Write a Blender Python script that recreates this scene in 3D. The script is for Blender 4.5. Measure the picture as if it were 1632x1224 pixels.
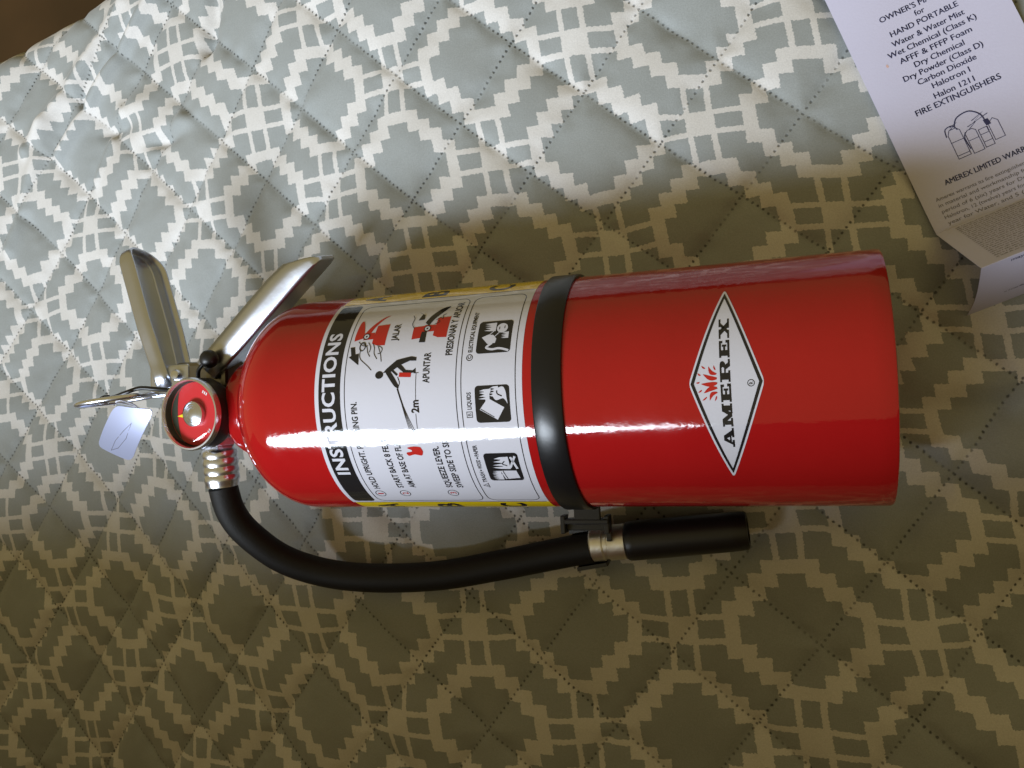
import bpy, bmesh, math, random
import numpy as np
from mathutils import Vector, Matrix
from mathutils.geometry import tessellate_polygon

random.seed(4); np.random.seed(4)
MM = 0.001
for o in list(bpy.data.objects): bpy.data.objects.remove(o)
scene = bpy.context.scene
COL = scene.collection

# ------------------------------------------------------------------ camera
cam_d = bpy.data.cameras.new('camera')
cam = bpy.data.objects.new('camera', cam_d); COL.objects.link(cam)
cam_d.sensor_width = 36.0
cam_d.lens = 36.0 * 1330.0 / 1632.0
cam_d.clip_start = 0.01; cam_d.clip_end = 50
cam.matrix_world = Matrix(((0.9538, 0.0491, 0.2964, 0.0),
                           (-0.0370, 0.9983, -0.0461, 0.0),
                           (-0.2980, 0.0330, 0.9540, 0.437),
                           (0, 0, 0, 1)))
m3 = cam.matrix_world.to_3x3()
m3 = m3.to_quaternion().normalized().to_matrix()
cam.matrix_world = Matrix.Translation((0, 0, 0.437)) @ m3.to_4x4()
scene.camera = cam

# ------------------------------------------------------------------ light
world = bpy.data.worlds.new('World'); scene.world = world; world.use_nodes = True
bg = world.node_tree.nodes['Background']
bg.inputs[0].default_value = (1.0, 0.785, 0.34, 1)
bg.inputs[1].default_value = 0.36

ld = bpy.data.lights.new('window_light', 'AREA')
ld.shape = 'RECTANGLE'; ld.size = 1.10; ld.size_y = 0.62
ld.energy = 88; ld.color = (0.80, 0.89, 1.0)
ld.spread = math.radians(170)
lo = bpy.data.objects.new('window_light', ld); COL.objects.link(lo)
lo.location = (-0.83, -1.0, 1.25)
dirv = Vector((0.22, 1.0, 0.0)).normalized()   # a window standing upright behind the photographer
zax = -dirv; xax = Vector((1, 0, 0)); xax = (xax - zax * xax.dot(zax)).normalized(); yax = zax.cross(xax)
lo.matrix_world = Matrix.Translation(lo.location) @ Matrix((xax, yax, zax)).transposed().to_4x4()

vs = scene.view_settings
vs.view_transform = 'Standard'; vs.look = 'None'; vs.exposure = 0.0; vs.gamma = 1.0
vs.use_curve_mapping = False
scene.render.engine = 'CYCLES'

# ------------------------------------------------------------------ helpers: nodes
class S:
    """socket wrapper so that shader maths reads like maths"""
    def __init__(s, nt, sock): s.nt = nt; s.k = sock
    def _m(s, op, a, b=None, c=None):
        n = s.nt.nodes.new('ShaderNodeMath'); n.operation = op
        for i, v in enumerate((a, b, c)):
            if v is None: continue
            if isinstance(v, S): s.nt.links.new(v.k, n.inputs[i])
            else: n.inputs[i].default_value = v
        return S(s.nt, n.outputs[0])
    def __add__(s, o): return s._m('ADD', s, o)
    def __radd__(s, o): return s._m('ADD', s, o)
    def __sub__(s, o): return s._m('SUBTRACT', s, o)
    def __rsub__(s, o): return s._m('SUBTRACT', o, s)
    def __mul__(s, o): return s._m('MULTIPLY', s, o)
    def __rmul__(s, o): return s._m('MULTIPLY', s, o)
    def __truediv__(s, o): return s._m('DIVIDE', s, o)
    def __lt__(s, o): return s._m('LESS_THAN', s, o)
    def __gt__(s, o): return s._m('GREATER_THAN', s, o)
    def floor(s): return s._m('FLOOR', s)
    def round(s): return s._m('ROUND', s)
    def abs(s): return s._m('ABSOLUTE', s)
    def max(s, o): return s._m('MAXIMUM', s, o)
    def min(s, o): return s._m('MINIMUM', s, o)
    def sqrt(s): return s._m('SQRT', s)
    def smooth(s, lo, hi):
        n = s.nt.nodes.new('ShaderNodeMapRange'); n.interpolation_type = 'SMOOTHSTEP'
        s.nt.links.new(s.k, n.inputs[0]); n.inputs[1].default_value = lo; n.inputs[2].default_value = hi
        return S(s.nt, n.outputs[0])

def new_mat(name):
    m = bpy.data.materials.new(name); m.use_nodes = True
    nt = m.node_tree; b = nt.nodes['Principled BSDF']
    return m, nt, b

def noise(nt, scale, detail=3, coord='Object', rough=0.5):
    tc = nt.nodes.new('ShaderNodeTexCoord'); n = nt.nodes.new('ShaderNodeTexNoise')
    nt.links.new(tc.outputs[coord], n.inputs['Vector'])
    n.inputs['Scale'].default_value = scale; n.inputs['Detail'].default_value = detail
    n.inputs['Roughness'].default_value = rough
    return S(nt, n.outputs['Fac'])

def add_bump(nt, b, height, strength, dist):
    bp = nt.nodes.new('ShaderNodeBump'); bp.inputs['Strength'].default_value = strength
    bp.inputs['Distance'].default_value = dist
    nt.links.new(height.k, bp.inputs['Height']); nt.links.new(bp.outputs[0], b.inputs['Normal'])

def simple(name, col, rough=0.4, metal=0.0, bump=None, coat=0.0, spec=0.5, var=None):
    m, nt, b = new_mat(name)
    b.inputs['Base Color'].default_value = (*col, 1)
    b.inputs['Roughness'].default_value = rough; b.inputs['Metallic'].default_value = metal
    b.inputs['Coat Weight'].default_value = coat; b.inputs['Coat Roughness'].default_value = 0.05
    b.inputs['Specular IOR Level'].default_value = spec
    if var:   # slight uneven tone: (scale, amount)
        f = noise(nt, var[0], 4)
        mx = nt.nodes.new('ShaderNodeMix'); mx.data_type = 'RGBA'
        mx.inputs[6].default_value = tuple(c * (1 - var[1]) for c in col) + (1,)
        mx.inputs[7].default_value = tuple(min(1, c * (1 + var[1])) for c in col) + (1,)
        nt.links.new(f.k, mx.inputs[0]); nt.links.new(mx.outputs[2], b.inputs['Base Color'])
    if bump:  # (scale, strength, distance)
        add_bump(nt, b, noise(nt, bump[0], 3), bump[1], bump[2])
    return m

M = {}
m, nt, b = new_mat('red_enamel')
n1 = noise(nt, 22, 5, rough=0.65); n2 = noise(nt, 420, 2); n3 = noise(nt, 60, 4)
mx = nt.nodes.new('ShaderNodeMix'); mx.data_type = 'RGBA'
mx.inputs[6].default_value = (0.265, 0.0055, 0.0065, 1); mx.inputs[7].default_value = (0.33, 0.0075, 0.008, 1)
nt.links.new(n1.k, mx.inputs[0]); nt.links.new(mx.outputs[2], b.inputs['Base Color'])
nt.links.new((n1.smooth(0.35, 0.75) * 0.07 + n3.smooth(0.55, 0.8) * 0.05 + 0.055).k, b.inputs['Roughness'])
add_bump(nt, b, n2 * 0.8 + n3 * 1.2, 0.085, 0.0006); M['red'] = m
M['white_label'] = simple('label_white', (0.50, 0.50, 0.56), 0.07, bump=(420, 0.08, 0.0005))
M['yellow_label'] = simple('label_yellow', (0.68, 0.49, 0.010), 0.07, bump=(420, 0.08, 0.0005))
M['black_ink'] = simple('ink_black', (0.012, 0.012, 0.013), 0.07, bump=(420, 0.08, 0.0005))
M['red_ink'] = simple('ink_red', (0.38, 0.016, 0.012), 0.1)
M['black_rubber'] = simple('hose_rubber', (0.006, 0.0055, 0.005), 0.62, spec=0.3, bump=(900, 0.25, 0.0006))
M['black_plastic'] = simple('black_plastic', (0.007, 0.007, 0.008), 0.40, bump=(500, 0.1, 0.0004))
M['strap'] = simple('strap_plastic', (0.006, 0.006, 0.0065), 0.30, spec=0.38, bump=(260, 0.10, 0.0004))
M['steel'] = simple('brushed_steel', (0.60, 0.64, 0.74), 0.30, 1.0, bump=(400, 0.12, 0.0003), var=(60, 0.12))
M['chrome'] = simple('plated_metal', (0.74, 0.78, 0.88), 0.26, 1.0, bump=(250, 0.1, 0.0003))
M['dark_metal'] = simple('dark_valve_metal', (0.22, 0.21, 0.19), 0.32, 1.0, var=(80, 0.3))
M['brass'] = simple('nickel_brass', (0.80, 0.76, 0.68), 0.42, 1.0, bump=(300, 0.25, 0.0005), var=(120, 0.3))
M['needle'] = simple('needle_yellow', (0.75, 0.62, 0.02), 0.4)
M['gauge_red'] = simple('gauge_face_red', (0.50, 0.012, 0.02), 0.4)
M['gauge_dark'] = simple('gauge_face_dark', (0.02, 0.03, 0.022), 0.4)
M['white_ink'] = simple('ink_white', (0.7, 0.7, 0.7), 0.4)
M['tag'] = simple('tag_foil', (0.52, 0.57, 0.80), 0.30, 0.6, bump=(120, 0.05, 0.0004))
M['tag_line'] = simple('tag_outline', (0.10, 0.10, 0.14), 0.5)
M['navy_ink'] = simple('ink_navy', (0.02, 0.022, 0.075), 0.6)
M['grey_ink'] = simple('ink_grey', (0.16, 0.15, 0.16), 0.7)
M['floor'] = simple('dark_wood', (0.045, 0.022, 0.008), 0.5, var=(6, 0.7))

# paper with faint fibres and the reddish handling marks near the fold
m, nt, b = new_mat('manual_paper')
f = noise(nt, 900, 4); g = noise(nt, 30, 3)
mx = nt.nodes.new('ShaderNodeMix'); mx.data_type = 'RGBA'
mx.inputs[6].default_value = (0.45, 0.44, 0.58, 1); mx.inputs[7].default_value = (0.52, 0.51, 0.65, 1)
nt.links.new((f * 0.5 + g * 0.5).k, mx.inputs[0]); nt.links.new(mx.outputs[2], b.inputs['Base Color'])
b.inputs['Roughness'].default_value = 0.7
add_bump(nt, b, f, 0.12, 0.0004); M['paper'] = m
M['paper_mark'] = simple('paper_smudge', (0.52, 0.34, 0.30), 0.8, var=(200, 0.2))

# clear gauge lens: see-through with a fresnel sheen
m, nt, b = new_mat('clear_lens')
nt.nodes.remove(b)
tr = nt.nodes.new('ShaderNodeBsdfTransparent'); tr.inputs[0].default_value = (0.96, 0.97, 0.97, 1)
gl = nt.nodes.new('ShaderNodeBsdfGlossy'); gl.inputs['Roughness'].default_value = 0.03
fr = nt.nodes.new('ShaderNodeLayerWeight'); fr.inputs[0].default_value = 0.25
fk = S(nt, fr.outputs['Facing']); fk = fk * fk * fk * 0.55 + 0.035
ms = nt.nodes.new('ShaderNodeMixShader')
nt.links.new(fk.k, ms.inputs[0]); nt.links.new(tr.outputs[0], ms.inputs[1]); nt.links.new(gl.outputs[0], ms.inputs[2])
nt.links.new(ms.outputs[0], nt.nodes['Material Output'].inputs[0]); M['lens'] = m

# ------------------------------------------------------------------ helpers: meshes
def mesh_obj(name, verts, faces, mat, parent=None, smooth=False, scale=MM):
    me = bpy.data.meshes.new(name)
    me.from_pydata([tuple(c * scale for c in v) for v in verts], [], faces); me.update()
    o = bpy.data.objects.new(name, me); COL.objects.link(o)
    if mat: me.materials.append(M[mat] if isinstance(mat, str) else mat)
    if smooth: me.polygons.foreach_set('use_smooth', [True] * len(me.polygons))
    if parent: o.parent = parent
    return o

def bm_obj(name, bm, mat, parent=None, smooth=False, recalc=True):
    if recalc: bmesh.ops.recalc_face_normals(bm, faces=bm.faces)
    for v in bm.verts: v.co *= MM
    me = bpy.data.meshes.new(name); bm.to_mesh(me); bm.free()
    o = bpy.data.objects.new(name, me); COL.objects.link(o); me.materials.append(M[mat])
    if smooth: me.polygons.foreach_set('use_smooth', [True] * len(me.polygons))
    if parent: o.parent = parent
    return o

def lathe(name, prof, mat, parent, origin=(0, 0, 0), axis=(0, 0, 1), seg=64, ref=(1, 0, 0), smooth_ang=40, cap=True):
    """prof: list of (r, h) along axis"""
    ax = Vector(axis).normalized(); rx = Vector(ref); rx = (rx - ax * rx.dot(ax)).normalized(); ry = ax.cross(rx)
    o0 = Vector(origin); V = []; F = []
    for r, h in prof:
        for k in range(seg):
            a = 2 * math.pi * k / seg
            V.append(o0 + ax * h + (rx * math.cos(a) + ry * math.sin(a)) * r)
    n = len(prof)
    for i in range(n - 1):
        for k in range(seg):
            k2 = (k + 1) % seg
            F.append((i * seg + k, i * seg + k2, (i + 1) * seg + k2, (i + 1) * seg + k))
    if cap and prof[0][0] > 0: F.append(tuple(range(seg - 1, -1, -1)))
    if cap and prof[-1][0] > 0: F.append(tuple((n - 1) * seg + k for k in range(seg)))
    o = mesh_obj(name, V, F, mat, parent)
    shade_auto(o, smooth_ang); return o

def shade_auto(o, ang=40):
    me = o.data; me.polygons.foreach_set('use_smooth', [True] * len(me.polygons))
    bm = bmesh.new(); bm.from_mesh(me)
    bmesh.ops.recalc_face_normals(bm, faces=bm.faces)
    for e in bm.edges:
        if len(e.link_faces) == 2 and e.calc_face_angle(0) > math.radians(ang): e.smooth = False
    bm.to_mesh(me); bm.free()

def catmull(P, n=14):
    P = [Vector(p) for p in P]; out = []
    for i in range(len(P) - 1):
        p0 = P[max(i - 1, 0)]; p1 = P[i]; p2 = P[i + 1]; p3 = P[min(i + 2, len(P) - 1)]
        for k in range(n):
            t = k / n
            out.append(0.5 * ((2 * p1) + (p2 - p0) * t + (2 * p0 - 5 * p1 + 4 * p2 - p3) * t * t + (3 * p1 - p0 - 3 * p2 + p3) * t ** 3))
    out.append(P[-1]); return out

def tube(name, path, rad, mat, parent, seg=24, smooth_path=True, n=14):
    P = catmull(path, n) if smooth_path else [Vector(p) for p in path]
    V = []; F = []; up = Vector((0.01, 0.02, 1))
    for i, p in enumerate(P):
        t = (P[min(i + 1, len(P) - 1)] - P[max(i - 1, 0)]).normalized()
        a = (up - t * up.dot(t)).normalized(); bb = t.cross(a); up = a
        r = rad(i / (len(P) - 1)) if callable(rad) else rad
        for k in range(seg):
            an = 2 * math.pi * k / seg
            V.append(p + (a * math.cos(an) + bb * math.sin(an)) * r)
    for i in range(len(P) - 1):
        for k in range(seg):
            k2 = (k + 1) % seg
            F.append((i * seg + k, i * seg + k2, (i + 1) * seg + k2, (i + 1) * seg + k))
    F.append(tuple(range(seg - 1, -1, -1))); F.append(tuple((len(P) - 1) * seg + k for k in range(seg)))
    o = mesh_obj(name, V, F, mat, parent); shade_auto(o, 50); return o

def empty(name, mat4):
    o = bpy.data.objects.new(name, None); COL.objects.link(o); o.empty_display_size = 0.03
    o.matrix_world = mat4; return o

def tag(o, label, cat, group=None):
    o['label'] = label; o['category'] = cat
    if group: o['group'] = group

# flat print: 2-D triangles -> cut in strips -> placed by a mapping function
FONT = {}
def text2d(txt, length=None, cap=3.0, bold=0.0, space=1.0):
    """returns (verts2d, tris) with x from 0..length, baseline at y=0 and capital height cap"""
    cu = bpy.data.curves.new('txt', 'FONT'); cu.body = txt; cu.size = 1.0; cu.offset = bold
    cu.space_character = space; cu.resolution_u = 3
    ob = bpy.data.objects.new('txt', cu)
    me = bpy.data.meshes.new_from_object(ob)
    V = [(v.co.x, v.co.y) for v in me.vertices]; F = [tuple(p.vertices) for p in me.polygons]
    bpy.data.objects.remove(ob); bpy.data.curves.remove(cu); bpy.data.meshes.remove(me)
    if 'H' not in FONT:
        FONT['H'] = 0.0
        vh, _ = text2d('H', None, 1.0); FONT['H'] = FONT['hraw']
    x0 = min(v[0] for v in V); x1 = max(v[0] for v in V)
    if txt == 'H' and FONT.get('H') == 0.0:
        FONT['hraw'] = max(v[1] for v in V); return V, F
    sy = cap / (FONT['H'] + bold)
    sx = sy if length is None else length / (x1 - x0)
    return [((x - x0) * sx, y * sy) for x, y in V], F

def poly2d(pts):
    tris = tessellate_polygon([[Vector((x, y, 0)) for x, y in pts]])
    return list(pts), [tuple(t) for t in tris]

def stroke2d(pts, w, closed=False):
    V = []; F = []; n = len(pts)
    for i in range(n):
        a = Vector(pts[(i - 1) % n] if (closed or i > 0) else pts[i]); c = Vector(pts[(i + 1) % n] if (closed or i < n - 1) else pts[i]); p = Vector(pts[i])
        d1 = (p - a); d2 = (c - p)
        if d1.length < 1e-9: d1 = d2
        if d2.length < 1e-9: d2 = d1
        d1 = d1.normalized(); d2 = d2.normalized(); t = (d1 + d2)
        t = t.normalized() if t.length > 1e-6 else d1
        nn = Vector((-t.y, t.x)); k = 1 / max(0.45, abs(nn.dot(Vector((-d1.y, d1.x)))))
        V += [tuple(p + nn * w / 2 * k), tuple(p - nn * w / 2 * k)]
    for i in range(n if closed else n - 1):
        j = (i + 1) % n; F.append((2 * i, 2 * i + 1, 2 * j + 1, 2 * j))
    return V, F

def rrect(x0, y0, x1, y1, r, n=6):
    out = []
    for cx, cy, a0 in ((x1 - r, y1 - r, 0), (x0 + r, y1 - r, 90), (x0 + r, y0 + r, 180), (x1 - r, y0 + r, 270)):
        for k in range(n + 1):
            a = math.radians(a0 + 90 * k / n); out.append((cx + r * math.cos(a), cy + r * math.sin(a)))
    return out

def circle2d(cx, cy, r, n=28, ry=None):
    return [(cx + r * math.cos(2 * math.pi * k / n), cy + (ry or r) * math.sin(2 * math.pi * k / n)) for k in range(n)]

def curve2d(P, n=6):
    return [(v.x, v.y) for v in catmull([(x, y, 0) for x, y in P], n)]

def merge2d(parts):
    V = []; F = []
    for v, f in parts:
        o = len(V); V += list(v); F += [tuple(i + o for i in t) for t in f]
    return V, F

def shift2d(vf, dx, dy): return [(x + dx, y + dy) for x, y in vf[0]], vf[1]

def print_obj(name, vf, mapf, mat, parent, step=2.5):
    V, F = vf
    bm = bmesh.new(); bv = [bm.verts.new((x, y, 0)) for x, y in V]
    for f in F:
        try: bm.faces.new([bv[i] for i in f])
        except ValueError: pass
    if step:
        x0 = min(v[0] for v in V); x1 = max(v[0] for v in V); k = math.ceil(x0 / step)
        while k * step < x1:
            bmesh.ops.bisect_plane(bm, geom=bm.verts[:] + bm.edges[:] + bm.faces[:], dist=1e-6, plane_co=(k * step, 0, 0), plane_no=(1, 0, 0)); k += 1
    for v in bm.verts: v.co = Vector(mapf(v.co.x, v.co.y))
    for f in bm.faces: f.smooth = True
    return bm_obj(name, bm, mat, parent, recalc=False)

# ================================================================== SETTING
# floor far below the bed (only its dark brown shows past the quilt's far edge)
fl = mesh_obj('floor', [(-4000, -4000, -520), (4000, -4000, -520), (4000, 4000, -520), (-4000, 4000, -520)], [(0, 1, 2, 3)], 'floor')
fl['kind'] = 'structure'

# unseen board, added below the frame to shade the near quilt from the window
fbm = bmesh.new()
fx = [(-1150 + 1750 * k / 40) for k in range(41)]
def ftop(x): return float(np.interp(x, [-1150, -560, -420, -300, -200, -100, 20, 600], [262, 268, 290, 332, 376, 414, 434, 438]))  # top edge shaped to set where the added shade falls
for ya, yb, lo_, hi_ in ((-284, -260, -520, 0.0), (-290, -255, -24, 2.0)):      # board, then its thicker cap rail
    rows = []
    for x_ in fx:
        zt = ftop(x_) + hi_; zb = lo_ if hi_ == 0 else zt + lo_
        rows.append([fbm.verts.new(p) for p in ((x_, ya, zb), (x_, yb, zb), (x_, yb, zt - 4), (x_, yb - 4, zt), (x_, ya + 4, zt), (x_, ya, zt - 4))])
    for a_, b_ in zip(rows, rows[1:]):
        for q in range(6): fbm.faces.new([a_[q], b_[q], b_[(q + 1) % 6], a_[(q + 1) % 6]])
    fbm.faces.new(rows[0]); fbm.faces.new(rows[-1][::-1])
M['wood'] = simple('brown_wood', (0.17, 0.085, 0.035), 0.45, var=(9, 0.35))
fb_o = bm_obj('added_shade_board', fbm, 'wood'); fb_o['kind'] = 'structure'

# ---- extinguisher frame needed by the quilt (it sinks into it)
R = 54.0
BASE = np.array([46.01, 13.376, 53.11]); EU = np.array([-0.99945, 0.0, -0.0332]); EU /= np.linalg.norm(EU)
EZ = np.array([0, 0, 1.0]) - EU * EU[2]; EZ /= np.linalg.norm(EZ)
XL = np.array([0.0, 1.0, 0.0])
EXT = Matrix(((XL[0], -EZ[0], EU[0], BASE[0] * MM), (XL[1], -EZ[1], EU[1], BASE[1] * MM), (XL[2], -EZ[2], EU[2], BASE[2] * MM), (0, 0, 0, 1)))
EXTI = EXT.inverted()
def LW(p):            # world millimetres -> extinguisher-local millimetres
    v = EXTI @ Vector((p[0] * MM, p[1] * MM, p[2] * MM)); return v / MM

HOSE = [(-295.9, -3.3, 42), (-294, -10.3, 42), (-293.9, -29.5, 40), (-291.9, -43.9, 36), (-285.4, -56.9, 30), (-269.9, -72.4, 20), (-246.7, -81.5, 12), (-216.5, -84.2, 9.5), (-178.5, -82.1, 9.5), (-141.6, -75.5, 11), (-106.2, -68, 14), (-90.9, -65.1, 15.5)]
NOZ = ((-72.0, -61.7, 16.0), (-13.3, -56.0, 17.0))

# ---- manual frame
ML0 = np.array([34.1, 204.6]); MDV = np.array([.333, -.943]); MDU = np.array([.943, .333])
MZ = 3.0; MW = 71.0

# ---- quilted bedspread
def vnoise(x, y, cell, seed):
    rs = np.random.RandomState(seed); g = rs.rand(96, 96)
    fx = x / cell + 37.3; fy = y / cell + 21.7
    ix = np.floor(fx).astype(int); iy = np.floor(fy).astype(int); tx = fx - ix; ty = fy - iy
    tx = tx * tx * (3 - 2 * tx); ty = ty * ty * (3 - 2 * ty)
    G = lambda a, c: g[a % 96, c % 96]
    return (G(ix, iy) * (1 - tx) * (1 - ty) + G(ix + 1, iy) * tx * (1 - ty) + G(ix, iy + 1) * (1 - tx) * ty + G(ix + 1, iy + 1) * tx * ty) - 0.5

def drop(x):
    t = np.clip((-180 - x) / 360, 0, 1); return -62 * t * t * (3 - 2 * t)

def build_quilt():
    x0, x1, y0, y1, st = -860.0, 360.0, -257.2, 470.0, 1.6
    nx = int((x1 - x0) / st) + 1; ny = int((y1 - y0) / st) + 1
    gx = np.linspace(x0, x1, nx); gy = np.linspace(y0, y1, ny)
    X, Y = np.meshgrid(gx, gy, indexing='xy')
    # arc length so the print is not stretched where the bed falls away
    ax = np.linspace(400, -1000, 14001); al = np.concatenate([[0], np.cumsum(np.hypot(np.diff(ax), np.diff(drop(ax))))])
    XA = 400 - np.interp(400 - X, 400 - ax, al)
    # stitch coordinates (two diagonal families, lines at whole numbers)
    wob = 5.0 * vnoise(XA, Y, 130, 1); wob2 = 5.0 * vnoise(XA, Y, 140, 2)
    SA = ((0.649 * XA + 0.760 * Y) - 128.4 + wob) / 51.2
    SB = ((0.793 * XA - 0.609 * Y) + 127.5 + wob2) / 52.6
    dA = np.abs(SA - np.round(SA)) * 51.2; dB = np.abs(SB - np.round(SB)) * 52.6
    d = np.minimum(dA, dB)
    Z = drop(X)
    Z = Z + 3.2 * (1 - np.exp(-d / 6.0)) - 2.8 + 1.6 * np.clip(np.sqrt(dA * dB) / 26, 0, 1)
    near = np.exp(-d / 9.0)
    Z += 2.0 * near * vnoise(XA, Y, 10, 5) + 1.0 * near * vnoise(XA, Y, 5.5, 6) + 1.5 * vnoise((XA * 0.87 + Y * 0.5) * 0.3, Y * 0.87 - XA * 0.5, 15, 31) * np.clip(vnoise(X, Y, 90, 32) * 3 + 0.4, 0, 1)
    Z += 5.0 * vnoise(X, Y, 120, 7) + 2.2 * vnoise(X, Y, 47, 8) + 0.8 * vnoise(XA + 0.6 * Y, Y - 0.5 * X, 21, 9)
    left = np.clip((-330 - X) / 120, 0, 1)
    Z += left * (2.2 * vnoise(X * 0.8 - Y * 0.6, (X * 0.6 + Y * 0.8) * 0.35, 26, 10))
    # creases gathered near the far corner, two small dents, a dip on the right
    def seg(ax_, ay_, bx_, by_):
        ex, ey = bx_ - ax_, by_ - ay_; L2 = ex * ex + ey * ey
        t = np.clip(((X - ax_) * ex + (Y - ay_) * ey) / L2, 0, 1)
        return np.hypot(X - ax_ - t * ex, Y - ay_ - t * ey), ((X - ax_) * -ey + (Y - ay_) * ex) / math.sqrt(L2)
    for a in ((-505, 215, -395, 320, 8, 6), (-540, 225, -440, 318, 7, 7), (-485, 255, -430, 300, -6, 5), (-352, 262, -340, 320, -9, 7), (-468, 190, -440, 236, 4, 5), (-560, 150, -520, 240, 5, 7)):
        dd, sd = seg(*a[:4]); Z += a[4] * np.exp(-(dd / a[5]) ** 2)
    for cx, cy, rx, ry, h in ((-447, 224, 16, 5, -7), (-397, 207, 18, 5, -7), (-425, 236, 18, 9, 5), (-378, 216, 18, 8, 4), (120, -102, 45, 38, -17), (95, -2, 40, 9, -5), (95, -24, 45, 12, 4)):
        Z += h * np.exp(-((X - cx) / rx) ** 2 - ((Y - cy) / ry) ** 2)
    # far edge and right edge of the bed roll down
    e1 = (X + 513) * -0.253 + (Y - 330) * 0.967 + 6 * vnoise(X, Y, 60, 11)
    t = np.clip(e1 + 30, 0, None); Z -= np.where(t < 40, t * t / 40, 40 + (t - 40) * 2.5)
    e2 = (X - 140) * 0.98 + (Y - 180) * 0.20 - np.clip(150 - Y, 0, None) * 0.35
    t = np.clip(e2 + 12, 0, None); Z -= np.where(t < 30, t * t / 30, 30 + (t - 30) * 2.5)
    # sink under the cylinder and the booklet
    u = (X - BASE[0]) * EU[0]; dy = Y - BASE[1]
    zc = BASE[2] + u * EU[2] - np.sqrt(np.clip(R * R - dy * dy, 0, None))
    inside = (np.abs(dy) < R - 2) & (u > -4) & (u < 285)
    zs = np.where(inside, np.minimum(Z, zc - 0.4), Z)
    dent = np.exp(-((np.abs(dy)) / 42) ** 2) * np.clip((u + 20) / 20, 0, 1) * np.clip((300 - u) / 30, 0, 1)
    Z = np.minimum(zs, Z - 1.5 * dent)
    along = np.clip((u + 8) / 16, 0, 1) * np.clip((270 - u) / 40, 0, 1)
    Z = Z + 7.0 * along * np.exp(-((np.abs(dy) - 44) / 15) ** 2) * (1 + 0.8 * vnoise(X, Y, 30, 33))
    Z = np.where(inside, np.minimum(Z, zc - 0.4), Z)
    tt = (X - ML0[0]) * MDU[0] + (Y - ML0[1]) * MDU[1]; vv = (X - ML0[0]) * MDV[0] + (Y - ML0[1]) * MDV[1]
    und = (tt > -3) & (tt < MW + 3) & (vv < 185)
    Z = np.where(und, np.minimum(Z, MZ - 0.9), Z)
    PL = [np.array(p, float) for p in HOSE[3:]] + [np.array(p, float) for p in NOZ]
    for k in range(len(PL) - 1):
        a_, b_ = PL[k], PL[k + 1]; e_ = b_ - a_; L2 = e_[0] ** 2 + e_[1] ** 2
        t = np.clip(((X - a_[0]) * e_[0] + (Y - a_[1]) * e_[1]) / L2, 0, 1); dd = np.hypot(X - a_[0] - t * e_[0], Y - a_[1] - t * e_[1])
        rr = 10.2 if k >= len(PL) - 3 else 8.3
        zz = a_[2] + t * e_[2] - np.sqrt(np.clip(rr * rr - dd * dd, 0, None)) - 0.3
        Z = np.where(dd < rr + 1.5, np.minimum(Z, zz), Z)
    Z = np.maximum(Z, -515)
    # printed lattice: affine fit + local cloth distortion measured at the crosses of the print
    LAT = np.array([[-49, -109, 0, 0], [63.3, -106.8, 2, 0], [13.9, -160.9, 1, 1], [-99.9, -162.9, -1, 1], [-164, -112.1, -2, 0], [-211.3, -167.6, -3, 1], [-220.4, -59.2, -3, -1], [-274, -114.1, -4, 0], [-312.9, -165.7, -5, 1], [-388.3, -117.2, -6, 0], [-440.4, -166.7, -7, 1], [-510.2, -116.8, -8, 0], [-543.7, -175.9, -9, 1], [-461.7, -59.2, -7, -1], [-349.9, -65, -5, -1], [-414.6, -9, -6, -2], [-525.7, -6.9, -8, -2], [-474.4, 49.8, -7, -3], [-569.2, 39.1, -9, -3], [-538.7, 99.2, -8, -4], [-480.3, 159.2, -7, -5], [-358.4, 149.5, -5, -5], [-248.3, 145.6, -3, -5], [-185.1, 92.3, -2, -4], [-140.4, 147.5, -1, -5], [-202.2, 202.9, -2, -6], [-306.1, 199.2, -4, -6], [-92.2, 203.8, 0, -6], [-28.5, 151.3, 1, -5], [35.2, 95, 2, -4], [21.8, 202.1, 2, -6], [-75.9, 93, 0, -4], [-261.2, 255.6, -3, -7], [-389.4, 266.1, -5, -7], [-429.7, 209.4, -6, -6], [-548.4, 210.9, -8, -6], [-481.8, 261.4, -7, -7], [96.8, 39.4, 3, -3], [1.3, -50.8, 1, -1], [8.2, -107.2, 1, 0], [-47.9, -161.6, 0, 1], [-105.2, -110.5, -1, 0]], float)
    A = np.c_[np.ones(len(LAT)), LAT[:, :2]]; co, *_ = np.linalg.lstsq(A, LAT[:, 2:], rcond=None)
    res = LAT[:, 2:] - A @ co; sg = 75.0
    K = np.exp(-((LAT[:, None, :2] - LAT[None, :, :2]) ** 2).sum(-1) / (2 * sg * sg))
    wgt = np.linalg.solve(K + 0.08 * np.eye(len(LAT)), res)
    I = co[0, 0] + co[1, 0] * XA + co[2, 0] * Y; J = co[0, 1] + co[1, 1] * XA + co[2, 1] * Y
    for k in range(len(LAT)):
        g = np.exp(-((XA - LAT[k, 0]) ** 2 + (Y - LAT[k, 1]) ** 2) / (2 * sg * sg)); I += wgt[k, 0] * g; J += wgt[k, 1] * g
    I += 0.05 * vnoise(XA, Y, 22, 21); J += 0.05 * vnoise(XA, Y, 22, 22)
    # mesh
    me = bpy.data.meshes.new('bedspread')
    nv = nx * ny; co_ = np.stack([X, Y, Z], -1).reshape(-1, 3) * MM
    idx = np.arange(nv).reshape(ny, nx)
    q = np.stack([idx[:-1, :-1], idx[:-1, 1:], idx[1:, 1:], idx[1:, :-1]], -1).reshape(-1, 4)
    me.vertices.add(nv); me.vertices.foreach_set('co', co_.ravel())
    me.loops.add(q.size); me.loops.foreach_set('vertex_index', q.ravel().astype(np.int32))
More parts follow.
